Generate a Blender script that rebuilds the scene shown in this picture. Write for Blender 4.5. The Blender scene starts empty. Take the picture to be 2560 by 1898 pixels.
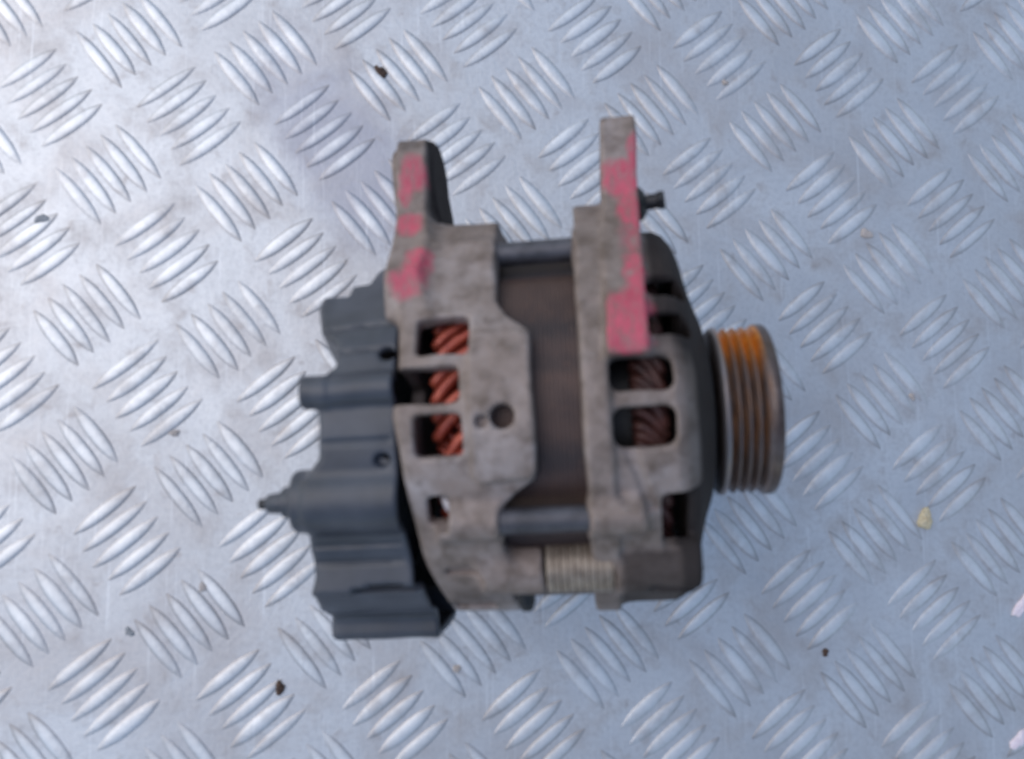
import bpy, math, random
import numpy as np
from mathutils import Matrix, Vector

random.seed(7)
RNG = np.random.default_rng(11)
MM = 0.001
scene = bpy.context.scene

# ------------------------------------------------------------------ camera
CAM = np.array([-31.122, -32.304, 338.714])          # millimetres above the tread plate
C_DIR = np.array([0.09108721, 0.09454648, -0.99134458])
C_UP = np.array([-0.00450337, 0.99551181, 0.09453013])
C_RIGHT = np.array([0.99583274, -0.00414609, 0.09110418])
cd = bpy.data.cameras.new('camera')
cam = bpy.data.objects.new('camera', cd)
scene.collection.objects.link(cam)
M = Matrix(((C_RIGHT[0], C_UP[0], -C_DIR[0], CAM[0] * MM),
            (C_RIGHT[1], C_UP[1], -C_DIR[1], CAM[1] * MM),
            (C_RIGHT[2], C_UP[2], -C_DIR[2], CAM[2] * MM),
            (0, 0, 0, 1)))
cam.matrix_world = M
cd.sensor_width = 36.0
cd.lens = 2000.0 / 2560.0 * 36.0
cd.clip_start = 0.005
cd.clip_end = 50.0
cd.dof.use_dof = True
cd.dof.focus_distance = 0.80
cd.dof.aperture_fstop = 12.0
scene.camera = cam

# ------------------------------------------------------------------ sky and sun
SUN_EL, SUN_AZ = math.radians(50), math.radians(156)   # azimuth from +X, counter-clockwise
w = bpy.data.worlds.new('World')
scene.world = w
w.use_nodes = True
nt = w.node_tree
nt.nodes.clear()
sky = nt.nodes.new('ShaderNodeTexSky')
sky.sky_type = 'NISHITA'
sky.sun_disc = False
sky.sun_elevation = SUN_EL
sky.sun_rotation = math.radians(90) - SUN_AZ
sky.dust_density = 1.0
sky.ozone_density = 1.2
sky.air_density = 1.35
bg = nt.nodes.new('ShaderNodeBackground')
bg.inputs['Strength'].default_value = 0.13
wo = nt.nodes.new('ShaderNodeOutputWorld')
nt.links.new(sky.outputs['Color'], bg.inputs['Color'])
nt.links.new(bg.outputs['Background'], wo.inputs['Surface'])
sl = bpy.data.lights.new('sun', 'SUN')
sl.energy = 1.05
sl.angle = math.radians(70)
sl.color = (1.0, 0.95, 0.9)
sun = bpy.data.objects.new('sun', sl)
scene.collection.objects.link(sun)
sd = Vector((math.cos(SUN_EL) * math.cos(SUN_AZ), math.cos(SUN_EL) * math.sin(SUN_AZ), math.sin(SUN_EL)))
sun.rotation_euler = (-sd).to_track_quat('-Z', 'Y').to_euler()
sun.location = sd * 2
scene.view_settings.view_transform = 'Standard'
scene.view_settings.look = 'None'
scene.view_settings.gamma = 1
scene.view_settings.exposure = 0.2

# ------------------------------------------------------------------ materials
def mat(name):
    m = bpy.data.materials.new(name)
    m.use_nodes = True
    n = m.node_tree.nodes
    return m, n, m.node_tree.links, n['Principled BSDF']

def coords(n, l, scale):
    tc = n.new('ShaderNodeTexCoord')
    mp = n.new('ShaderNodeMapping')
    mp.inputs['Scale'].default_value = scale if isinstance(scale, tuple) else (scale,) * 3
    l.new(tc.outputs['Object'], mp.inputs['Vector'])
    return mp.outputs['Vector']

def noise(n, l, vec, scale=1.0, detail=4.0, rough=0.55, dist=0.0):
    t = n.new('ShaderNodeTexNoise')
    t.inputs['Scale'].default_value = scale
    t.inputs['Detail'].default_value = detail
    t.inputs['Roughness'].default_value = rough
    t.inputs['Distortion'].default_value = dist
    l.new(vec, t.inputs['Vector'])
    return t.outputs['Fac']

def ramp(n, l, fac, stops):
    r = n.new('ShaderNodeValToRGB')
    e = r.color_ramp.elements
    while len(e) < len(stops):
        e.new(0.5)
    for k, (p, c) in enumerate(stops):
        e[k].position = p
        e[k].color = (*c, 1) if len(c) == 3 else c
    l.new(fac, r.inputs['Fac'])
    return r.outputs['Color']

def mix(n, l, fac, a, b, mode='MIX'):
    x = n.new('ShaderNodeMix')
    x.data_type = 'RGBA'
    x.blend_type = mode
    for sock, v in ((x.inputs[0], fac), (x.inputs[6], a), (x.inputs[7], b)):
        if isinstance(v, bpy.types.NodeSocket):
            l.new(v, sock)
        elif isinstance(v, tuple):
            sock.default_value = (*v, 1)
        else:
            sock.default_value = v
    return x.outputs[2]

def math_node(n, l, op, a, b=0.0):
    x = n.new('ShaderNodeMath')
    x.operation = op
    for k, v in enumerate((a, b)):
        if isinstance(v, bpy.types.NodeSocket):
            l.new(v, x.inputs[k])
        else:
            x.inputs[k].default_value = v
    return x.outputs[0]

def bump(n, l, p, h, strength, dist):
    b = n.new('ShaderNodeBump')
    b.inputs['Strength'].default_value = strength
    b.inputs['Distance'].default_value = dist
    l.new(h, b.inputs['Height'])
    l.new(b.outputs['Normal'], p.inputs['Normal'])

def attr(n, name):
    a = n.new('ShaderNodeAttribute')
    a.attribute_name = name
    return a.outputs['Fac']

def make_plate_mat(bar=False):
    m, n, l, p = mat('tread_bar_aluminium' if bar else 'tread_plate_aluminium')
    v = n.new('ShaderNodeNewGeometry').outputs['Position']
    big = noise(n, l, v, 9.0, 5, 0.6, 0.4)
    med = noise(n, l, v, 60.0, 5, 0.6)
    fine = noise(n, l, v, 480.0, 4, 0.7)
    c = ramp(n, l, big, [(0.3, (0.57, 0.56, 0.565)), (0.5, (0.66, 0.66, 0.67)), (0.75, (0.74, 0.735, 0.74))])
    c = mix(n, l, ramp(n, l, med, [(0.50, (0, 0, 0)), (0.72, (0.9, 0.9, 0.9))]), c, (0.53, 0.50, 0.49))
    # greasy mauve-grey smudge beside the rear arm
    mp = n.new('ShaderNodeMapping')
    mp.vector_type = 'TEXTURE'
    mp.inputs['Location'].default_value = (-0.072, 0.098, 0)
    mp.inputs['Rotation'].default_value = (0, 0, math.radians(-58))
    mp.inputs['Scale'].default_value = (0.062, 0.030, 1)
    l.new(v, mp.inputs['Vector'])
    ln = n.new('ShaderNodeVectorMath')
    ln.operation = 'LENGTH'
    l.new(mp.outputs['Vector'], ln.inputs[0])
    sm = math_node(n, l, 'SUBTRACT', math_node(n, l, 'ADD', 1.2, math_node(n, l, 'MULTIPLY', med, 0.7)), ln.outputs['Value'])
    sm = math_node(n, l, 'SUBTRACT', sm, 0.45)
    c = mix(n, l, ramp(n, l, sm, [(0.0, (0, 0, 0)), (0.6, (0.75, 0.75, 0.75))]), c, (0.40, 0.39, 0.44))
    dr = noise(n, l, v, 22.0, 5, 0.62, 0.6)
    c = mix(n, l, ramp(n, l, dr, [(0.47, (0, 0, 0)), (0.68, (0.55, 0.55, 0.55))]), c, (0.50, 0.45, 0.43))
    # dried brownish grime in small soft patches, fine pitting, dull scratches
    sp = noise(n, l, v, 120.0, 4, 0.6, 0.5)
    c = mix(n, l, ramp(n, l, sp, [(0.60, (0, 0, 0)), (0.78, (0.6, 0.6, 0.6))]), c, (0.40, 0.345, 0.32))
    c = mix(n, l, ramp(n, l, fine, [(0.45, (0, 0, 0)), (0.85, (0.55, 0.55, 0.55))]), c, (0.42, 0.42, 0.43))
    ms = n.new('ShaderNodeMapping')
    ms.inputs['Rotation'].default_value = (0, 0, 0.6)
    ms.inputs['Scale'].default_value = (700, 22, 1)
    l.new(v, ms.inputs['Vector'])
    scr = noise(n, l, ms.outputs['Vector'], 1.0, 2, 0.5)
    c = mix(n, l, ramp(n, l, scr, [(0.62, (0, 0, 0)), (0.75, (0.45, 0.45, 0.45))]), c, (0.84, 0.84, 0.85))
    sx = n.new('ShaderNodeSeparateXYZ')
    l.new(v, sx.inputs[0])
    top = math_node(n, l, 'MULTIPLY', math_node(n, l, 'SUBTRACT', sx.outputs['Z'], 0.00022), 2600.0)
    top.node.use_clamp = True
    if bar:   # dried grime caught along the foot of each bar
        low = math_node(n, l, 'SUBTRACT', 1.0, math_node(n, l, 'MULTIPLY', sx.outputs['Z'], 2600.0))
        low.node.use_clamp = True
        c = mix(n, l, math_node(n, l, 'MULTIPLY', low, ramp(n, l, noise(n, l, v, 26.0, 4, 0.6), [(0.38, (0.15, 0.15, 0.15)), (0.6, (0.8, 0.8, 0.8))])), c, (0.27, 0.235, 0.22))
    rub = math_node(n, l, 'MULTIPLY', top, ramp(n, l, med, [(0.35, (0.85, 0.85, 0.85)), (0.65, (0.25, 0.25, 0.25))]))
    c = mix(n, l, rub, c, (0.90, 0.895, 0.89))
    l.new(c, p.inputs['Base Color'])
    p.inputs['Metallic'].default_value = 0.62
    r = math_node(n, l, 'MULTIPLY_ADD', med, 0.22)
    r.node.inputs[2].default_value = 0.38
    l.new(r, p.inputs['Roughness'])
    h = math_node(n, l, 'ADD', med, math_node(n, l, 'MULTIPLY', fine, 0.4))
    bump(n, l, p, h, 0.4, 0.0005)
    return m

def make_cast_mat(name, tint=(1, 1, 1)):
    m, n, l, p = mat(name)
    v = coords(n, l, 1.0)
    big = noise(n, l, v, 45.0, 5, 0.6, 0.3)
    med = noise(n, l, v, 190.0, 5, 0.6)
    fine = noise(n, l, v, 1100.0, 3, 0.6)
    t = lambda a: tuple(x * y for x, y in zip(a, tint))
    c = ramp(n, l, big, [(0.3, t((0.165, 0.122, 0.10))), (0.5, t((0.265, 0.205, 0.178))), (0.74, t((0.38, 0.325, 0.31)))])
    c = mix(n, l, ramp(n, l, med, [(0.46, (0, 0, 0)), (0.72, (0.9, 0.9, 0.9))]), c, t((0.115, 0.08, 0.06)))
    c = mix(n, l, ramp(n, l, fine, [(0.55, (0, 0, 0)), (0.85, (0.6, 0.6, 0.6))]), c, t((0.34, 0.32, 0.31)))
    c = mix(n, l, attr(n, 'dirt_and_shade'), c, (0.024, 0.020, 0.020))  # mask darkens the casting colour, mostly to paint in shade
    pk = ramp(n, l, med, [(0.3, (0.42, 0.05, 0.085)), (0.7, (0.56, 0.095, 0.14))])
    wear = math_node(n, l, 'MULTIPLY', attr(n, 'paint'),
                     ramp(n, l, noise(n, l, coords(n, l, (900.0, 260.0, 400.0)), 1.0, 4, 0.65), [(0.46, (1, 1, 1)), (0.66, (0.22, 0.22, 0.22))]))
    c = mix(n, l, wear, c, pk)
    l.new(c, p.inputs['Base Color'])
    met = math_node(n, l, 'MULTIPLY', math_node(n, l, 'SUBTRACT', 1.0, math_node(n, l, 'MAXIMUM', attr(n, 'paint'), attr(n, 'dirt_and_shade'))), 0.25)
    l.new(met, p.inputs['Metallic'])
    rgh = math_node(n, l, 'MULTIPLY_ADD', attr(n, 'dirt_and_shade'), 0.22)
    rgh.node.inputs[2].default_value = 0.58
    l.new(rgh, p.inputs['Roughness'])
    spc = math_node(n, l, 'MULTIPLY_ADD', attr(n, 'dirt_and_shade'), -0.38)
    spc.node.inputs[2].default_value = 0.5
    l.new(spc, p.inputs['Specular IOR Level'])
    h = math_node(n, l, 'ADD', med, math_node(n, l, 'MULTIPLY', fine, 0.5))
    bump(n, l, p, h, 0.5, 0.0006)
    return m

def make_simple(name, c0, c1, scale, rough, metal, bs=0.3, bd=0.0003, extra=None):
    m, n, l, p = mat(name)
    v = coords(n, l, 1.0)
    f = noise(n, l, v, scale, 5, 0.6, 0.2)
    g = noise(n, l, v, scale * 5, 3, 0.6)
    c = ramp(n, l, f, [(0.32, c0), (0.7, c1)])
    if extra:
        c = mix(n, l, attr(n, extra[0]), c, ramp(n, l, g, [(0.35, extra[1]), (0.7, extra[2])]))
    if extra and extra[0] == 'rust':
        c = mix(n, l, attr(n, 'worn'), c, (0.40, 0.36, 0.36))
    l.new(c, p.inputs['Base Color'])
    p.inputs['Roughness'].default_value = rough
    p.inputs['Metallic'].default_value = metal
    h = math_node(n, l, 'ADD', f, math_node(n, l, 'MULTIPLY', g, 0.5))
    bump(n, l, p, h, bs, bd)
    return m

def make_stator_mat():
    m, n, l, p = mat('stator_steel_rusty_brown')
    v = coords(n, l, 1.0)
    vs = coords(n, l, (900.0, 18.0, 18.0))
    lam = noise(n, l, vs, 1.0, 2, 0.5)
    f = noise(n, l, v, 60.0, 5, 0.6)
    g = noise(n, l, v, 420.0, 4, 0.6)
    c = ramp(n, l, f, [(0.3, (0.055, 0.034, 0.031)), (0.7, (0.105, 0.064, 0.052))])
    c = mix(n, l, attr(n, 'band'), c, (0.030, 0.024, 0.026))
    c = mix(n, l, ramp(n, l, g, [(0.55, (0, 0, 0)), (0.8, (0.6, 0.6, 0.6))]), c, (0.13, 0.07, 0.05))
    l.new(c, p.inputs['Base Color'])
    p.inputs['Roughness'].default_value = 0.55
    p.inputs['Metallic'].default_value = 0.25
    h = math_node(n, l, 'ADD', lam, math_node(n, l, 'MULTIPLY', g, 0.4))
    bump(n, l, p, h, 0.35, 0.0004)
    return m

MAT = dict(
    plate=make_plate_mat(),
    bar=make_plate_mat(True),
    cast=make_cast_mat('cast_aluminium_grime_and_shade'),
    stator=make_stator_mat(),
    plastic=make_simple('cover_plastic_black', (0.036, 0.039, 0.050), (0.066, 0.071, 0.088), 70, 0.40, 0.0, 0.25, 0.0003,
                        ('dirt_and_shade', (0.02, 0.02, 0.022), (0.03, 0.03, 0.03))),
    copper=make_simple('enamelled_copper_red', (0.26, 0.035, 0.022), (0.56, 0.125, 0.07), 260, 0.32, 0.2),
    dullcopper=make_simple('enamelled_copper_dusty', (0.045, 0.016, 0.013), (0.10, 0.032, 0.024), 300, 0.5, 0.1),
    pulley=make_simple('pulley_steel_worn', (0.075, 0.05, 0.042), (0.15, 0.115, 0.105), 160, 0.36, 0.5, 0.3, 0.0003,
                       ('rust', (0.60, 0.20, 0.02), (0.85, 0.36, 0.05))),
    steel=make_simple('zinc_steel', (0.05, 0.047, 0.052), (0.13, 0.125, 0.14), 120, 0.5, 0.45),
    dark=make_simple('oily_black_steel', (0.015, 0.015, 0.017), (0.035, 0.033, 0.034), 200, 0.45, 0.3),
    bush=make_simple('bush_yellow_zinc', (0.20, 0.155, 0.12), (0.36, 0.295, 0.235), 260, 0.45, 0.4),
    tin=make_simple('tinned_lead', (0.42, 0.38, 0.40), (0.58, 0.54, 0.55), 300, 0.4, 0.3),
    brown=make_simple('dry_dirt_brown', (0.05, 0.028, 0.02), (0.12, 0.07, 0.05), 900, 0.85, 0.0, 0.6, 0.0006),
    faint=make_simple('faint_rust_speck', (0.40, 0.34, 0.31), (0.52, 0.46, 0.43), 700, 0.8, 0.0),
    greydirt=make_simple('grey_dirt', (0.28, 0.28, 0.29), (0.40, 0.40, 0.41), 900, 0.85, 0.0, 0.6, 0.0006),
    straw=make_simple('straw_yellow_dirt', (0.52, 0.42, 0.26), (0.70, 0.60, 0.42), 700, 0.8, 0.0, 0.6, 0.0006),
    pink=make_simple('pale_pink_flake', (0.72, 0.60, 0.66), (0.85, 0.76, 0.80), 700, 0.7, 0.0),
)

# ------------------------------------------------------------------ object helpers
COL = scene.collection

def link_mesh(name, V, F, m, parent=None, smooth=True, attrs=None, angle=None):
    me = bpy.data.meshes.new(name)
    V = np.asarray(V, dtype=np.float64)
    if isinstance(F, np.ndarray):
        nf = len(F)
        me.vertices.add(len(V))
        me.vertices.foreach_set('co', V.astype(np.float32).ravel())
        me.loops.add(nf * F.shape[1])
        me.loops.foreach_set('vertex_index', F.astype(np.int32).ravel())
        me.polygons.add(nf)
        me.polygons.foreach_set('loop_start', np.arange(0, nf * F.shape[1], F.shape[1], dtype=np.int32))
        me.update(calc_edges=True)
        me.validate()
    else:
        me.from_pydata(V.tolist(), [], F)
        me.update()
    me.polygons.foreach_set('use_smooth', [smooth] * len(me.polygons))
    if angle is not None:
        me.set_sharp_from_angle(angle=math.radians(angle))
    for k, a in (attrs or {}).items():
        at = me.attributes.new(k, 'FLOAT', 'POINT')
        at.data.foreach_set('value', np.asarray(a, dtype=np.float32))
    me.materials.append(m)
    o = bpy.data.objects.new(name, me)
    COL.objects.link(o)
    if parent is not None:
        o.parent = parent
    return o

# ---------- alternator frame: local x along the shaft, local z towards the sky
YAW, PIT = 0.047, 0.20
_c, _s, _cp, _sp = math.cos(YAW), math.sin(YAW), math.cos(PIT), math.sin(PIT)
EX = np.array([_c * _cp, _s * _cp, _sp])
EY = np.array([-_s, _c, 0.0])
EZ = np.cross(EX, EY)
AX = np.array([EX, EY, EZ])
ORG = np.array([0.0, -21.0, 74.0])
BASE = np.array([0.0, -21.0, 0.0])

def to_world(L):
    return (np.asarray(L, float) @ AX + ORG - BASE) * MM

alt = bpy.data.objects.new('alternator', None)
COL.objects.link(alt)
alt.location = BASE * MM
alt.empty_display_size = 0.02
alt['label'] = 'used car alternator with pink paint marks on its two arms, lying on the tread plate'
alt['category'] = 'alternator'

def part(name, V, F, m, parent=None, **k):
    return link_mesh(name, to_world(V), F, m, alt if parent is None else parent, **k)

# ------------------------------------------------------------------ signed distance modelling
def smin(a, b, k):
    h = np.clip(0.5 + 0.5 * (b - a) / k, 0, 1)
    return b + (a - b) * h - k * h * (1 - h)

def smax(a, b, k):
    return -smin(-a, -b, k)

def wobble(X, Y, Z, amp=0.18):
    return amp * (np.sin(X * .31 + 1.3) * np.sin(Y * .27 + .4) + np.sin(Z * .23 + X * .11) * np.sin(Y * .19 - 1.1))

def surface_nets(fn, lo, hi, h):
    ax = [np.arange(a, b + h, h, dtype=np.float32) for a, b in zip(lo, hi)]
    X, Y, Z = np.meshgrid(*ax, indexing='ij', sparse=True)
    D = fn(X, Y, Z).astype(np.float32)
    nx, ny, nz = D.shape
    S = D < 0
    cnt = np.zeros((nx - 1, ny - 1, nz - 1), np.int8)
    offs = [(i, j, k) for i in (0, 1) for j in (0, 1) for k in (0, 1)]
    for i, j, k in offs:
        cnt += S[i:nx - 1 + i, j:ny - 1 + j, k:nz - 1 + k]
    act = (cnt > 0) & (cnt < 8)
    idx = np.full(act.shape, -1, np.int32)
    ci = np.argwhere(act)
    idx[act] = np.arange(len(ci))
    cv = {o: D[ci[:, 0] + o[0], ci[:, 1] + o[1], ci[:, 2] + o[2]] for o in offs}
    acc = np.zeros((len(ci), 3))
    num = np.zeros(len(ci))
    for a in offs:
        for d in range(3):
            if a[d] == 0:
                b = list(a); b[d] = 1; b = tuple(b)
                va, vb = cv[a], cv[b]
                cr = (va < 0) != (vb < 0)
                t = np.where(cr, va / np.where(cr, va - vb, 1), 0)
                pt = np.tile(np.array(a, float), (len(ci), 1))
                pt[:, d] += t
                acc += pt * cr[:, None]
                num += cr
    V = np.array(lo) + (ci + acc / num[:, None]) * h
    faces = []
    for d in range(3):
        s0 = [slice(None)] * 3; s1 = [slice(None)] * 3
        s0[d] = slice(0, -1); s1[d] = slice(1, None)
        ch = S[tuple(s0)] != S[tuple(s1)]
        e1, e2 = [(1, 2), (2, 0), (0, 1)][d]
        inner = [slice(None)] * 3
        inner[e1] = slice(1, -1); inner[e2] = slice(1, -1)
        off = [0, 0, 0]; off[e1] = 1; off[e2] = 1
        E = np.argwhere(ch[tuple(inner)]) + off
        if not len(E):
            continue
        flip = S[E[:, 0], E[:, 1], E[:, 2]]
        q = []
        for a, b in ((-1, -1), (0, -1), (0, 0), (-1, 0)):
            c = E.copy(); c[:, e1] += a; c[:, e2] += b
            q.append(idx[c[:, 0], c[:, 1], c[:, 2]])
        q = np.stack(q, 1)
        q[~flip] = q[~flip][:, ::-1]
        faces.append(q)
    return V, np.concatenate(faces)

def rad(Y, Z):
    return np.sqrt(Y * Y + Z * Z)

def ang(Y, Z):
    """degrees, 0 = +y side, 90 = up"""
    t = np.degrees(np.arctan2(Z, Y))
    return np.where(t < -90, t + 360, t)

def rbox2(a, b, ha, hb, r):
    qa = np.abs(a) - ha + r
    qb = np.abs(b) - hb + r
    return np.minimum(np.maximum(qa, qb), 0) + np.sqrt(np.maximum(qa, 0) ** 2 + np.maximum(qb, 0) ** 2) - r

def slab(X, x0, x1):
    return np.abs(X - (x0 + x1) / 2) - (x1 - x0) / 2

def tube_x(X, Y, Z, y, z, r, x0, x1, e=0.8):
    return smax(np.sqrt((Y - y) ** 2 + (Z - z) ** 2) - r, slab(X, x0, x1), e)

def poly2(a, b, pts):
    """signed distance to a polygon in (a, b)"""
    d = None
    s = None
    n = len(pts)
    for i in range(n):
        x0, y0 = pts[i]; x1, y1 = pts[(i + 1) % n]
        ex, ey = x1 - x0, y1 - y0
        wx, wy = a - x0, b - y0
        t = np.clip((wx * ex + wy * ey) / (ex * ex + ey * ey), 0, 1)
        dd = (wx - ex * t) ** 2 + (wy - ey * t) ** 2
        d = dd if d is None else np.minimum(d, dd)
        c1 = b >= y0; c2 = b < y1; c3 = ex * wy > ey * wx
        fl = (c1 & c2 & c3) | (~c1 & ~c2 & ~c3)
        s = fl if s is None else s ^ fl
    return np.where(s, -1, 1) * np.sqrt(d)

def slot(X, R, T, x0, x1, t0, t1, r=1.6, rin=40):
    d = rbox2(X - (x0 + x1) / 2, np.radians(T - (t0 + t1) / 2) * 60, (x1 - x0) / 2, math.radians(t1 - t0) * 30, r)
    return np.maximum(d, rin - R)

# ------------------------------------------------------------------ rear housing
RIM_T = [-90, 10, 52, 58, 63, 68, 80, 95, 107, 110, 114, 126, 150, 270]
RIM_X = [-5, -5, -4.6, -4, -1, 5, 4.6, 5, 4.7, 0, -5, -5.5, -5.5, -5.5]
BOLTS = [(38, 60.5), (117.6, 60.3), (207, 60), (297, 60)]
PANEL = [(30, 50), (46, 43.5), (58.5, 31), (60.5, 25), (58, 8), (40, 0), (30, 10)]
BAND = [(30, 53), (46, 44.5), (59.5, 33), (62.5, 27), (60, 8), (40, 0), (30, 10)]
ARM_R = [(30, 48), (42, 49), (52, 39), (62, 33), (72, 30.5), (82, 31), (88, 27), (90.5, 18), (89, 6), (81, -8), (68, -18), (45, -24), (30, -20)]

def bolt_yz(b):
    t = math.radians(b[0])
    return b[1] * math.cos(t), b[1] * math.sin(t)

def rear_sdf(X, Y, Z):
    R, T = rad(Y, Z), ang(Y, Z)
    xr = np.interp(T, RIM_T, RIM_X)
    xl = np.interp(T, [-90, 60, 76, 90, 108, 118, 133, 148, 200, 270], [-31, -31, -31, -32.5, -30, -29.3, -28, -26, -28, -30])
    ro = 60.4 - 0.012 * (X + 14) ** 2 * 0.15
    outer = smax(R - ro, xl - X, 2.5)
    outer = smax(outer, X - xr, 1.2)
    inner = np.maximum(R - 56.2, -27.5 - X)
    body = smax(outer, -inner, 0.8)
    # bosses round the through bolts
    for b in BOLTS:
        y, z = bolt_yz(b)
        body = smin(body, tube_x(X, Y, Z, y, z, 5.0, -22, -5.5), 3.0)
    body = smin(body, smax(poly2(Y, Z, PANEL) - 0.8, slab(X, -24, -4.8), 1.0), 2.0)
    body = np.maximum(body, -np.maximum(R - 55.5, -26 - X))
    # raised pad on the crown carrying the blind hole
    pad = smax(rbox2(X + 3.2, np.radians(T - 87.5) * 60, 8.4, 20, 3.0), np.abs(R - 59.5) - 2.1, 0.8)
    body = smin(body, pad, 1.2)
    body = np.maximum(body, -inner)
    # cooling slots
    for x0, x1, t0, t1 in ((-25.6, -11.4, 62.8, 73.8), (-33.5, -14.0, 76.8, 86.2), (-26.4, -13.8, 89.2, 99.9), (-24.6, -18.6, 110.0, 118.0),
                           (-25, -12, 152, 161), (-25, -12, 165, 174), (-25, -12, 178, 187), (-25, -12, 225, 236), (-25, -12, 240, 252), (-25, -12, -60, -50), (-25, -12, -40, -30)):
        body = smax(body, -slot(X, R, T, x0, x1, t0, t1), 0.8)
    # arm
    lean = 0.055 * (Y - 60)
    arm = smax(poly2(Y, Z, ARM_R) - 1.0, slab(X + lean * 0.0, -35.6, -25.8), 1.2)
    arm = smin(arm, tube_x(X, Y, Z, 78.5, 12.5, 12.6, -38.6, -25.2), 2.5)
    arm = smax(arm, -np.maximum(np.sqrt((Y - 76) ** 2 + (Z - 2) ** 2) - 5.0, X + 27.5), 0.6)
    arm = smax(arm, 54.0 - R, 0.5)
    body = smin(body, arm, 7.0)
    body = smax(body, -np.maximum(R - 55.5, -26 - X), 0.6)
    # lower hinge lug with its web
    lug = tube_x(X, Y, Z, -42.2, 39.2, 7.2, -13, 4.6)
    body = smin(body, lug, 4.0)
    body = smax(body, -np.maximum(R - 55.5, -26 - X), 0.6)
    groove = rbox2(X + 17.5, np.radians(T - 134.5) * 60, 5.5, 1.3, 1.0)
    body = smax(body, -np.maximum(groove, 58.6 - R), 0.8)
    # blind holes in the pad
    for x, t, r, dep in ((-2.8, 90.6, 3.3, 49), (-8.2, 91.4, 1.8, 58.9)):
        hole = np.sqrt((X - x) ** 2 + (np.radians(T - t) * 60) ** 2) - r
        body = smax(body, -np.maximum(hole, dep - R), 0.7)
    return body + wobble(X, Y, Z)

def fuzz(V, f=0.5, seed=0):
    x, y, z = V.T
    return (np.sin(x * f * 1.7 + y * f + seed) + np.sin(y * f * 2.3 - z * f * 1.1 + 2 * seed) + np.sin(x * f * 3.9 - y * f * 2.9 + 3 * seed) * .6) / 2.6

def blob(V, c, s, soft=0.4, amp=0.14, seed=0):
    d = np.sqrt((((V - np.array(c)) / np.array(s)) ** 2).sum(1)) + amp * (fuzz(V, .34, seed) + .5 * fuzz(V, 1.1, seed + 3))
    return np.clip((1 - d) / soft, 0, 1)

VOX = 0.6
V, F = surface_nets(rear_sdf, (-41, -64, -66), (8, 95, 66), VOX)
pt = np.maximum.reduce([blob(V, (-30.0, 76, 32), (5.2, 7.4, 9), seed=1), blob(V, (-32.5, 71, 32), (2.8, 5.5, 9), seed=2),
                        blob(V, (-30.6, 59.3, 35), (5.2, 5.2, 9), seed=3),
                        blob(V, (-26.4, 45.5, 46), (5.4, 5.8, 9), seed=4), blob(V, (-28.8, 39.0, 49), (6.2, 6.2, 9), seed=5)])
side = np.clip((V[:, 0] + 27.2) / 1.2, 0, 1) * (V[:, 0] < -23) * np.clip((V[:, 1] - 56) / 4, 0, 1) * np.clip((33.5 - V[:, 2]) / 6, 0, 1)  # arm face turned away from the light, its shade painted in
dirt_and_shade = np.clip(blob(V, (-33, 88, 25), (8, 6, 12), 0.6, seed=6) * .45 + blob(V, (-16, -50, 30), (14, 8, 14), .6, seed=7) * .4 + .9 * side, 0, 1)  # painted shade on the arm face, plus soft dark patches at tip and below
rear = part('rear_housing', V, F, MAT['cast'], attrs={'paint': pt, 'dirt_and_shade': dirt_and_shade})

# ------------------------------------------------------------------ front housing
ARM_F = [(14.5, 57), (14.5, 61.4), (18, 61.0), (28, 56.5), (40, 48.5), (52, 40), (64, 33), (76, 29.5), (84, 29), (89.5, 27), (90.5, 18), (88, 4), (78, -8), (66, -16), (45, -22), (30, -20)]

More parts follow.
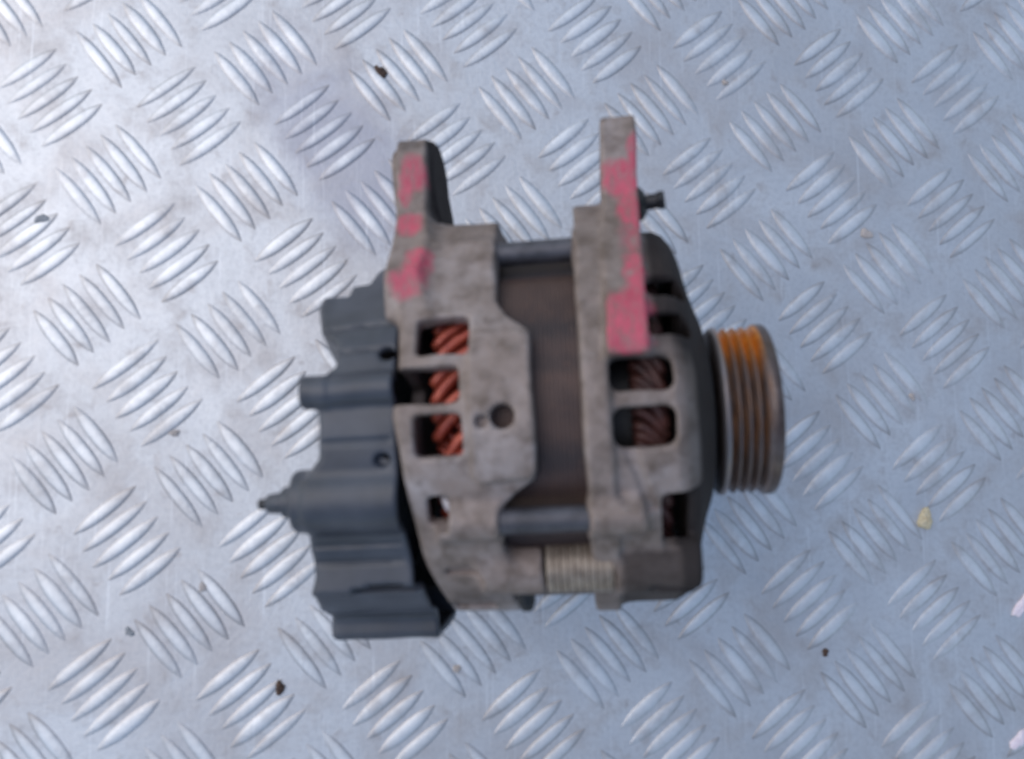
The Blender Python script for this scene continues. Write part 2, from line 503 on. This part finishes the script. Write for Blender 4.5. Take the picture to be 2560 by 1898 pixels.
def front_sdf(X, Y, Z):
    R, T = rad(Y, Z), ang(Y, Z)
    prof = np.minimum(59.2, 59.2)
    # outer: drum then a domed nose
    nose = np.interp(X[:, 0, 0], [18, 42, 44.5, 46.5, 48, 49.3, 51, 53, 55, 57, 62], [59.2, 58.8, 57.6, 55, 51.5, 47, 41, 35, 30, 22, -4]).reshape(-1, 1, 1)
    outer = smax((R - nose) * 0.8, 18.0 - X, 1.0)
    outer = smax(outer, X - 56.5, 1.0)
    inner = np.maximum(R - 55.6, X - 44.5)
    body = smax(outer, -np.maximum(inner, 16 - X), 0.8)
    band = smax(np.abs(R - 58.6) - 2.6, slab(X, 18.0, 25.2), 1.0)
    body = smin(body, band, 1.6)
    body = smin(body, smax(poly2(Y, Z, BAND) - 0.8, slab(X, 18.1, 31), 1.0), 1.5)
    for b in BOLTS:
        y, z = bolt_yz(b)
        body = smin(body, tube_x(X, Y, Z, y, z, 4.6, 18.2, 33), 3.0)
    body = smax(body, -np.maximum(R - 55.6, X - 44.5), 0.6)
    # slots
    slots = [(25.2, 41.6, 76.6, 85.8), (25.4, 41.6, 90.0, 100.2), (28, 47.5, 64.5, 71.5), (28, 47.5, 51.5, 58.5)]
    slots += [(28, 44, t, t + 8) for t in (166, 179, 192, 218, 231, 244, -84, -71, -58, -32, -19)]
    for s_ in slots:
        body = smax(body, -slot(X, R, T, *s_, r=3.0, rin=42), 0.9)
    # shallow valley in the plain panel, and the relief at its lower corner
    v0 = np.sqrt(((X - 30.5 - 0.10 * (T - 104) * 3.0) * .9) ** 2 + 0 * R) - 1.2
    val = np.maximum(v0, np.maximum(58.2 - R, np.maximum(101 - T, T - 117)))
    body = smax(body, -val, 1.0)
    rel = rbox2(X - 46.2, np.radians(T - 122) * 60, 9.4, 9.6, 2.0)
    body = smax(body, -np.maximum(rel, 52.2 - R), 1.0)
    back = np.maximum(np.abs(R - 51.2) - 1.6, np.maximum(slab(X, 36, 46.5), np.abs(T - 122) * 1.0 - 12))
    body = smin(body, back, 0.8)
    # arm along the crown and out to the eye
    arm = smax(poly2(Y, Z, ARM_F) - 1.0, slab(X - 0.036 * (Y - 50), 26.2, 36.9), 1.0)
    arm = smax(arm, 54.5 - R, 0.5)
    arm = smax(arm, -(np.sqrt((Y - 76) ** 2 + (Z - 9) ** 2) - 5.2), 0.6)
    body = smin(body, arm, 2.0)
    body = smax(body, -np.maximum(R - 55.0, X - 44.0), 0.6)
    # lower hinge lug
    lug = tube_x(X, Y, Z, -42.4, 38, 8.0, 23.4, 47.0, 2.0)
    web = smax(poly2(Y, Z, [(-37.5, 43), (-45, 42.5), (-50, 35), (-52, 22), (-52, 0), (-44, 0), (-37.5, 30)]) - 1.0, slab(X, 27.5, 46.5), 2.0)
    body = smin(body, smin(lug, web, 2.0), 2.0)
    body = smax(body, -np.maximum(R - 54.5, X - 44.0), 0.6)
    rec = rbox2(X - 40, Z - 39 + 0.2 * (X - 40), 7.0, 3.2, 1.6)
    body = smax(body, -np.maximum(rec, Y + 43), 1.2)
    # foot under the nose that the front end stands on
    foot = np.maximum(rbox2(Y - 6, Z + 69, 9, 12.9, 3.0), slab(X, 27, 40))
    body = smin(body, foot, 4.0)
    body = smax(body, -np.maximum(R - 54.5, X - 44.0), 0.6)
    return body + wobble(X, Y, Z)

V, F = surface_nets(front_sdf, (15, -66, -84), (60, 95, 66), VOX)
pt = np.maximum.reduce([
    blob(V, (33.0, 69, 33), (7.5, 8.5, 12), seed=1), blob(V, (37.4, 78, 30), (2.6, 7.5, 12), seed=2), blob(V, (34.6, 57, 37), (4.8, 9, 12), seed=9),
    blob(V, (34.4, 48, 42), (4.6, 10, 10), .7, seed=3) * .7,
    blob(V, (34.6, 37, 52), (4.6, 9.5, 10), seed=4), blob(V, (33.4, 26, 58), (6.8, 9.5, 10), .3, seed=5), blob(V, (30.5, 18.5, 61), (9, 6.5, 8), .25, .12, seed=7),
    blob(V, (27.6, 25, 59), (2.6, 8, 8), seed=6) * .8])
pt *= (V[:, 0] < 38.9) * (V[:, 0] > 25.4) * (V[:, 2] > 10) * (V[:, 1] > 13.4)
low = np.clip((-36.2 - V[:, 1] + .8 * fuzz(V, .4, 8)) / 2.2, 0, 1) * np.clip((V[:, 0] - 24.2) / 2.5, 0, 1)  # lower lug faces down: its shade is painted into the colour
dirt_and_shade = np.clip(0.78 * low * (V[:, 2] > 0) + 0.95 * blob(V, (44.5, -29.5, 46), (9.0, 9.5, 14), .25, .10, seed=3)  # painted shade on the lower lug and in the recessed notch
               + 0.92 * np.clip((V[:, 0] - 37.6 + .04 * (60 - V[:, 1])) / 2.5, 0, 1) * np.clip((V[:, 1] - 9) / 12, 0, 1)  # painted shade on the less lit side right of the arm
               + 0.45 * np.clip((V[:, 0] - 41.0) / 4, 0, 1)  # darker towards the nose
               + 0.6 * np.clip((V[:, 0] - 47.0) / 2, 0, 1), 0, .95)  # shade of the steep nose dome, painted into the colour
front = part('front_housing', V, F, MAT['cast'], attrs={'paint': pt, 'dirt_and_shade': dirt_and_shade})

# ------------------------------------------------------------------ plastic end cover
END_T = [-90, 20, 42, 49, 51, 54, 60, 64, 66, 73, 75, 78, 84, 88, 91, 99, 102, 105, 120, 126, 133, 138, 144, 152, 156, 168, 190, 270]
END_X = [-50, -57, -58, -58, -57.5, -57, -55.5, -52.0, -50.0, -49.6, -52, -53.2, -53.2, -53.2, -53, -53.6, -56, -58.5, -59, -60, -59.6, -62, -64.5, -65, -66, -66, -58, -50]

def cover_outline(Y, Z):
    c = np.sqrt((Y + 3.2) ** 2 + Z ** 2) - 57.6
    c = smin(c, rbox2(Y + 55.0, Z + 2, 11.6, 17, 2.5), 2.5)
    c = smin(c, np.sqrt((Y + 20.5) ** 2 + (Z - 50) ** 2) - 9.4, 1.6)     # terminal tower
    c = smin(c, np.sqrt((Y - 9.0) ** 2 + (Z - 55.6) ** 2) - 4.6, 1.2)    # screw post
    c = smin(c, rbox2(Y + 40.5, Z - 40, 7.0, 7.0, 2.0), 2.0)             # lower shoulder
    return c

def cover_sdf(X, Y, Z):
    T = ang(Y, Z)
    c = cover_outline(Y, Z)
    rim = np.interp(T, [-90, 60, 75, 100, 118, 140, 160, 200, 270], [-31.5, -31.8, -32, -31.8, -32.4, -31, -31.5, -32, -31.5])
    xe = np.interp(T, END_T, END_X)
    c = c + np.clip(-37 - X, 0, 16) * 0.10 * np.clip((Y - 8) / 20, 0, 1)
    d = smax(smax(c, X - rim, 0.6), (xe - X) * 0.75, 1.8)
    hollow = np.maximum(c + 2.4, -49.0 - X)
    d = smax(d, -np.maximum(hollow, (rim - 40) - X), 0.5)
    # stepped corner towards the arm
    d = smax(d, -np.maximum(43.0 - Y, X + 44.5), 0.8)
    d = smax(d, -np.maximum(39.0 - Y, X + 50.0), 0.8)
    # shallow moulding lines along the side
    for th_, wd_ in ((60, .7), (69, .5), (95, .6), (124, .7), (129, .5)):
        gl = np.abs(np.radians(T - th_) * 58) - wd_
        d = smax(d, -np.maximum(np.maximum(gl, -(c + 0.7)), X + 33.5), 0.4)
    # tower nose and post
    d = smin(d, tube_x(X, Y, Z, -20.5, 50, 8.6, -62.2, -50), 1.0)
    d = smin(d, tube_x(X, Y, Z, 9.0, 55.6, 4.7, -57.8, -50), 1.0)
    d = smax(d, -tube_x(X, Y, Z, 9.0, 57.0, 2.4, -70, -55.0, .4), 0.5)
    # long recess low on the side
    g = rbox2(X + 40, np.radians(T - 136.0) * 62, 9, 2.2, 1.0)
    d = smax(d, -np.maximum(g, -(c + 1.8)), 0.7)
    # steps of the lower block
    g2 = rbox2(X + 50, Z - 22, 30, 1.2, .6)
    d = smax(d, -np.maximum(g2, Y + 52), 0.8)
    # clip windows by the rim
    for t, x, r in ((100.2, -36.0, 1.9), (70.5, -34.6, 1.9)):
        hh = np.sqrt((X - x) ** 2 * .8 + (np.radians(T - t) * 58) ** 2) - r
        d = smax(d, -np.maximum(hh, -(c + 2.0)), 0.6)
    return d + wobble(X, Y, Z, .12)

V, F = surface_nets(cover_sdf, (-70, -70, -64), (-28, 60, 66), VOX)
cover = part('end_cover', V, F, MAT['plastic'], attrs={'dirt_and_shade': np.zeros(len(V))})

# ------------------------------------------------------------------ lathe / tube helpers
def lathe(prof, n=96, y=0.0, z=0.0, close=True):
    """prof: list of (x, r); turned about a line parallel to the local x axis"""
    th = np.linspace(0, 2 * math.pi, n, endpoint=False)
    V, F = [], []
    for x, r in prof:
        V += [(x, y + r * math.cos(t), z + r * math.sin(t)) for t in th]
    for i in range(len(prof) - 1):
        for k in range(n):
            k2 = (k + 1) % n
            F.append((i * n + k, i * n + k2, (i + 1) * n + k2, (i + 1) * n + k)[::-1])
    if close:
        F.append(tuple(range(n)))
        F.append(tuple((len(prof) - 1) * n + k for k in range(n))[::-1])
    return V, F

def sweep(P, r, n=8):
    P = np.asarray(P, float)
    V, F = [], []
    for i, p in enumerate(P):
        d = P[min(i + 1, len(P) - 1)] - P[max(i - 1, 0)]
        d /= np.linalg.norm(d)
        a = np.cross(d, (0.3, 0.2, 0.93)); a /= np.linalg.norm(a)
        b = np.cross(d, a)
        rr = r[i] if hasattr(r, '__len__') else r
        for k in range(n):
            t = 2 * math.pi * k / n
            V.append(p + rr * (a * math.cos(t) + b * math.sin(t)))
    for i in range(len(P) - 1):
        for k in range(n):
            k2 = (k + 1) % n
            F.append((i * n + k, i * n + k2, (i + 1) * n + k2, (i + 1) * n + k))
    F.append(tuple(range(n))[::-1])
    F.append(tuple((len(P) - 1) * n + k for k in range(n)))
    return V, F

def merge(parts):
    V, F = [], []
    for v, f in parts:
        o = len(V)
        V += [tuple(q) for q in v]
        F += [tuple(i + o for i in q) for q in f]
    return V, F

def hexprism(x0, x1, r, y, z, ch=0.7, n=6):
    return lathe([(x0, r - ch), (x0 + ch, r), (x1 - ch, r), (x1, r - ch)], n, y, z)

# ------------------------------------------------------------------ stator core
prof = [(-9, 50)]
x = -9.0
prof.append((-9, 55.4))
while x < 23.5:
    prof += [(x + .10, 55.9), (x + .95, 55.9), (x + 1.05, 55.72), (x + 1.15, 55.72)]
    x += 1.2
prof += [(24, 55.4), (24, 50)]
V, F = lathe(prof, 144, close=False)
V = np.array(V)
# the core is flattened beside each through bolt and faintly fluted along its length
t = np.degrees(np.arctan2(V[:, 2], V[:, 1])) % 360
sc = np.ones(len(V))
for b in BOLTS:
    dd = np.abs((t - b[0] + 180) % 360 - 180)
    sc -= 0.035 * np.clip(1 - (dd / 7.0) ** 2, 0, 1)
sc += 0.0022 * np.sign(np.sin(np.radians(t * 18)))
V[:, 1] *= sc; V[:, 2] *= sc
bandv = np.clip(.45 * np.sin(np.radians(t * 11 + 40)) + .35 * np.sin(np.radians(t * 29)) + .1, 0, .8)
stator = part('stator_core', V, F, MAT['stator'], smooth=True, angle=40, attrs={'band': bandv})

# ------------------------------------------------------------------ through bolts
for b in BOLTS:
    y, z = bolt_yz(b)
    V, F = lathe([(-12, 3.0), (-11.6, 3.5), (29, 3.5), (29.4, 3.0)], 20, y, z)
    bo = part('through_bolt', V, F, MAT['steel'], angle=40)
    V, F = hexprism(-15.6, -12.0, 4.0, y, z)
    part('bolt_head', V, F, MAT['dark'], bo, smooth=False)

# ------------------------------------------------------------------ copper windings seen through the slots
def winding(x0, x1, n, ro, m):
    ps = []
    for k in range(n):
        a = 360.0 * k / n + RNG.normal(0, 1.0)
        jr = RNG.normal(0, .45)
        jt = RNG.normal(0, 3.0)
        sgn = 1 if x1 > x0 else -1
        for lay, (r, tw) in enumerate(((ro, 12.0), (ro - 3.0, 12.0), (ro - 6.0, -12.0))):
            P = []
            for u in np.linspace(0, 1, 6):
                t = math.radians(a + (tw + jt) * (1 - math.cos(math.pi * u)) * .5)
                xx = x0 + (x1 - x0) * math.sin(u * math.pi / 2)
                rr = r + jr - 1.6 * (u ** 3)
                P.append((xx, rr * math.cos(t), rr * math.sin(t)))
            ps.append(sweep(P, 1.55, 8))
    return merge(ps)

V, F = winding(-6, -22.2, 64, 53.2, None)
part('copper_winding', V, F, MAT['copper'])
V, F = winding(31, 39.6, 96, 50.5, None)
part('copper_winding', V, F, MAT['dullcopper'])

# rotor behind the slots: a dark drum with a fan at either end
V, F = lathe([(-30, 9), (-24, 9), (-24, 40), (-22, 43), (40, 43), (42, 40), (43, 9), (47, 9)], 64)
part('rotor', V, F, MAT['dark'], angle=40)

# tinned lead poking out of the lowest slot of the rear housing
def polar(x, th, r):
    t = math.radians(th)
    return (x, r * math.cos(t), r * math.sin(t))
V, F = sweep([polar(-20.6, 110.6, 54.0), polar(-20.2, 111.8, 57.2), polar(-19.2, 113.6, 58.4), polar(-18.0, 115.6, 58.2), polar(-17.2, 117.0, 55.5)], [0.9, 1.15, 1.25, 1.15, 0.9], 10)
part('lead_end', V, F, MAT['tin'])

# ------------------------------------------------------------------ hinge bush, clamp bolt, arm stud
pr = [(5.2, 5.0), (5.2, 7.0)]
for k in range(9):
    pr += [(5.6 + k * 1.95, 7.35), (7.0 + k * 1.95, 7.35), (7.2 + k * 1.95, 6.95), (7.4 + k * 1.95, 6.95)]
pr += [(23.4, 7.2), (23.4, 5.0)]
V, F = lathe(pr, 48, -42.2, 38.8, close=False)
part('hinge_bush', V, F, MAT['bush'], angle=40)

def along(p0, p1, prof, n=20):
    """lathe a (distance, radius) profile along a line from p0 towards p1"""
    p0 = np.array(p0, float); d = np.array(p1, float) - p0; d /= np.linalg.norm(d)
    a = np.cross(d, (0.1, 0.3, 0.9)); a /= np.linalg.norm(a); b = np.cross(d, a)
    V, F = [], []
    for s_, r in prof:
        V += [p0 + d * s_ + r * (a * math.cos(2 * math.pi * k / n) + b * math.sin(2 * math.pi * k / n)) for k in range(n)]
    for i in range(len(prof) - 1):
        for k in range(n):
            k2 = (k + 1) % n
            F.append((i * n + k, i * n + k2, (i + 1) * n + k2, (i + 1) * n + k))
    F.append(tuple(range(n))[::-1]); F.append(tuple((len(prof) - 1) * n + k for k in range(n)))
    return V, F

V, F = along((-2.2, -47, 30), (-2.2, -60, 26), [(0, 2.6), (7.2, 2.6), (7.6, 2.2), (9.0, 2.0), (9.4, 1.4)], 14)
part('clamp_bolt', V, F, MAT['dark'], angle=40)

V, F = along((37.5, 63.2, 25), (52, 64.0, 27), [(0, 5.0), (1.2, 5.0), (2.4, 3.4), (2.8, 2.3), (7.0, 2.3), (7.4, 1.9)], 20)
st = part('arm_stud', V, F, MAT['dark'], angle=40)
V, F = along((43.4, 63.5, 25.8), (52, 64.0, 27), [(0, 2.5), (.4, 3.0), (2.0, 3.0), (2.3, 2.6)], 6)
part('stud_nut', V, F, MAT['dark'], st, smooth=False)

# ------------------------------------------------------------------ battery terminal
V, F = along((-60.5, -20.5, 50), (-80, -20.9, 50.6), [(0, 6.6), (2.0, 6.4), (3.0, 4.6), (5.4, 4.2), (6.0, 3.0), (9.6, 2.7), (10.4, 2.0)], 24)
ts = part('terminal_post', V, F, MAT['plastic'], attrs={'dirt_and_shade': np.zeros(len(V))}, angle=40)
V, F = along((-70.0, -20.7, 50.3), (-80, -20.9, 50.6), [(0, 1.5), (2.8, 1.5), (3.2, 1.1)], 14)
part('terminal_stud', V, F, MAT['dark'], ts, angle=40)

# ------------------------------------------------------------------ shaft, pulley
V, F = lathe([(44, 22), (55, 22), (57.3, 20), (58.2, 12), (78.5, 12)], 48)
part('shaft', V, F, MAT['dark'], angle=40)
pp = [(58.2, 10), (58.2, 25.6), (58.5, 26.6), (59.4, 27.2), (60.2, 27.0)]
x = 60.4
for k in range(4):
    pp += [(x, 26.6), (x + .4, 25.8), (x + 1.0, 23.6), (x + 1.35, 23.3), (x + 1.7, 23.6), (x + 2.3, 25.8), (x + 2.7, 26.6), (x + 2.9, 26.6)]
    x += 2.9
pp += [(x + .2, 26.9), (x + .7, 27.3), (x + 2.9, 27.3), (x + 3.6, 26.8), (x + 3.9, 25.8), (x + 3.9, 20.5), (x + 2.2, 19.5), (x - 4, 18.5), (x - 4, 10)]
V, F = lathe(pp, 128, close=False)
Va = np.array(V)
tt = np.degrees(np.arctan2(Va[:, 2], Va[:, 1]))
rr = np.hypot(Va[:, 1], Va[:, 2])
edge = 60 + 5 * np.sin(Va[:, 0] * 0.55 + 1)
rust = np.clip((edge + 10 - tt) / 36, 0, 1) * (tt > -60) * (Va[:, 0] < x + 0.6) * (Va[:, 0] > 59.4)
streak = .30 + .16 * np.sin(np.radians(tt) * 5 + Va[:, 0] * 2.1) + .12 * np.sin(np.radians(tt) * 13 - Va[:, 0] * 3.7)
rust = np.maximum(rust, np.clip(streak - .17, 0, .4) * (Va[:, 0] < x + .4) * (Va[:, 0] > 60) * (1 - .5 * np.clip((tt - 95) / 40, 0, 1)))
worn = .5 * np.clip((rr - 25.2) / 1.2, 0, 1) * (Va[:, 0] < x + 0.5) * (1 - rust)
pul = part('pulley', V, F, MAT['pulley'], attrs={'rust': rust, 'worn': worn}, angle=50)
V, F = hexprism(70.5, 78.0, 11.5, 0, 0)
part('pulley_nut', V, F, MAT['steel'], pul, smooth=False)

# ------------------------------------------------------------------ tread plate
PX = np.array([56.71181291, -5.72453286])
PY = np.array([5.99087835, 59.35044486])          # one repeat towards the top of the picture
L0 = np.array([-162.93449413, 144.70781237])
plate = link_mesh('tread_plate', np.array([(-1.6, -1.6, 0), (1.6, -1.6, 0), (1.6, 1.6, 0), (-1.6, 1.6, 0)]), [(0, 1, 2, 3)], MAT['plate'], smooth=False)
plate['kind'] = 'structure'

BL, BW, BH = 31.5, 5.9, 0.62
def bar_mesh():
    nu, nv = 12, 8
    V, F = [], []
    for i in range(nu + 1):
        u = -1 + 2 * i / nu
        u = math.copysign(abs(u) ** 0.85, u)
        wd = BW / 2 * max(0.02, (1 - abs(u) ** 2.6))
        ht = BH * max(0.0, 1 - u * u) ** 0.8
        for j in range(nv + 1):
            s_ = -1 + 2 * j / nv
            V.append((u * BL / 2 * MM, s_ * wd * MM, (ht * (1 - abs(s_) ** 2.6) - 0.06) * MM))
    for i in range(nu):
        for j in range(nv):
            a = i * (nv + 1) + j
            F.append((a, a + nv + 1, a + nv + 2, a + 1))
    return V, F

BV, BF = bar_mesh()
e1 = PX / np.linalg.norm(PX); e2 = PY / np.linalg.norm(PY)
d_steep = (e1 - e2); d_steep /= np.linalg.norm(d_steep)
d_flat = (e1 + e2); d_flat /= np.linalg.norm(d_flat)
bars = []
for i in range(-8, 18):
    for j in range(-14, 10):
        for kind in (0, 1):
            c = L0 + PX * (i + .5 * kind) + PY * (j + .5 * kind)
            d = d_flat if kind else d_steep
            nrm = np.array([-d[1], d[0]])
            for k in range(-2, 3):
                bars.append((c + nrm * 7.65 * k + d * RNG.normal(0, .35), math.atan2(d[1], d[0]) + RNG.normal(0, .006), RNG.normal(1, .06), RNG.normal(1, .025)))
def project(p):
    q = np.array([p[0], p[1], 0]) - CAM
    zc = q @ C_DIR
    return 1280 + 2000 * (q @ C_RIGHT) / zc, 949 - 2000 * (q @ C_UP) / zc, zc
vis, rest = [], []
for b in bars:
    u, v, zc = project(b[0])
    ins = -60 < u < 2620 and -60 < v < 1958
    hid = (900 < u < 1720 and 760 < v < 1380)
    (vis if ins and not hid else rest).append((zc, b))
vis.sort(key=lambda q: q[0])
rest += vis[300:]
bar_me = None
for zc, (c, a, s_, sl_) in vis[:300]:
    if bar_me is None:
        o = link_mesh('raised_bar', BV, BF, MAT['bar'], plate)
        bar_me = o.data
    else:
        o = bpy.data.objects.new('raised_bar', bar_me)
        COL.objects.link(o); o.parent = plate
    o.location = (c[0] * MM, c[1] * MM, 0)
    o.rotation_euler = (0, 0, a)
    o.scale = (sl_, s_, s_)
B0 = np.array(BV); VV, FF = [], []
BFa = np.array(BF)
for q, (zc, (c, a, s_, sl_)) in enumerate(rest):
    ca, sa = math.cos(a), math.sin(a)
    W = B0 * (sl_, s_, s_)
    VV.append(np.c_[W[:, 0] * ca - W[:, 1] * sa + c[0] * MM, W[:, 0] * sa + W[:, 1] * ca + c[1] * MM, W[:, 2]])
    FF.append(BFa + q * len(B0))
o = link_mesh('raised_bars', np.concatenate(VV), np.concatenate(FF), MAT['bar'], plate)
o['kind'] = 'stuff'

# ------------------------------------------------------------------ grit and crumbs on the plate
def crumb(name, x, y, sx, sy, sz, rot, m, label, cat, seed):
    r = np.random.default_rng(seed)
    nu, nv = 14, 9
    V, F = [(0, 0, sz)], []
    ph = r.uniform(0, 6.28, 6)
    for i in range(1, nv):
        p = math.pi * .62 * i / (nv - 1)
        for k in range(nu):
            t = 2 * math.pi * k / nu
            q = 1 + .22 * math.sin(2 * t + ph[0]) + .16 * math.sin(3 * t + ph[1] + p) + .12 * math.sin(5 * t + ph[2] - 2 * p) + r.normal(0, .04)
            V.append((sx * q * math.sin(p) * math.cos(t), sy * q * math.sin(p) * math.sin(t), sz * math.cos(p) * (1 + .2 * math.sin(4 * t + ph[3]))))
    for k in range(nu):
        F.append((0, 1 + k, 1 + (k + 1) % nu))
    for i in range(nv - 2):
        for k in range(nu):
            a = 1 + i * nu + k; b = 1 + i * nu + (k + 1) % nu
            F.append((a, a + nu, b + nu, b))
    V = np.array(V) * MM
    o = link_mesh(name, V, F, m)
    o.location = (x * MM, y * MM, 0.0002)
    o.rotation_euler = (0, 0, rot)
    o['label'] = label
    o['category'] = cat
    return o

CRUMBS = [
    ('dirt_crumb', -56.8, 134.6, 2.0, 3.0, 1.6, 0.5, 'brown', 'dark brown lump of dirt between two raised bars near the top edge', 'crumb', 1),
    ('dirt_crumb', -194.5, 65.6, 2.6, 2.2, 0.6, 0.2, 'greydirt', 'dark grey smudge of dirt near the left edge of the plate', 'crumb', 2),
    ('dirt_crumb', -94.1, -124.8, 1.7, 2.9, 1.4, 0.4, 'brown', 'reddish brown lump of dirt below the black end cover', 'crumb', 3),
    ('straw_crumb', 182.4, -61.0, 3.6, 4.2, 2.0, 0.3, 'straw', 'pale yellow crumb lying right of the pulley', 'crumb', 4),
    ('dirt_crumb', 134.3, -116.8, 1.5, 1.5, 1.0, 0, 'brown', 'small round brown speck at the lower right, below the pulley', 'crumb', 5),
    ('dirt_crumb', 161.5, 67.0, 2.6, 2.4, 0.5, 0.4, 'faint', 'flat mauve grey patch of dirt right of the front arm', 'crumb', 6),
    ('dirt_crumb', -138.5, -22.6, 2.2, 1.2, 0.6, 0.5, 'faint', 'brown smear of dirt left of the end cover post', 'crumb', 7),
    ('dirt_crumb', 97.8, 135.9, 1.3, 1.3, 0.6, 0, 'faint', 'tiny rust brown speck above the arm stud', 'crumb', 8),
    ('pink_flake', 224.9, -99.3, 2.6, 5.2, 1.0, -0.5, 'pink', 'pale pink flake at the right edge, halfway down the lower half', 'flake', 9),
    ('pink_flake', 219.9, -156.0, 2.6, 4.6, 1.0, -0.5, 'pink', 'pale pink flake in the bottom right corner', 'flake', 10),
    ('dirt_crumb', -23.1, -119.3, 1.5, 1.8, 0.6, 0.5, 'faint', 'grey speck between raised bars below the hinge lug', 'crumb', 12),
    ('dirt_crumb', -125.4, -84.6, 1.8, 1.6, 0.5, 0.5, 'faint', 'faint rust coloured speck between bars at the lower left', 'crumb', 14),
    ('dirt_crumb', 179.4, -6.9, 1.3, 1.5, 0.5, 0.5, 'faint', 'small olive brown speck right of the pulley, above the yellow crumb', 'crumb', 15),
    ('dirt_crumb', -153.3, -101.5, 1.4, 1.9, 0.6, 0.5, 'greydirt', 'dark grey speck at the tip of a raised bar, lower left', 'crumb', 16),
]
for c in CRUMBS:
    crumb(*c[:6], c[6], MAT[c[7]], *c[8:])
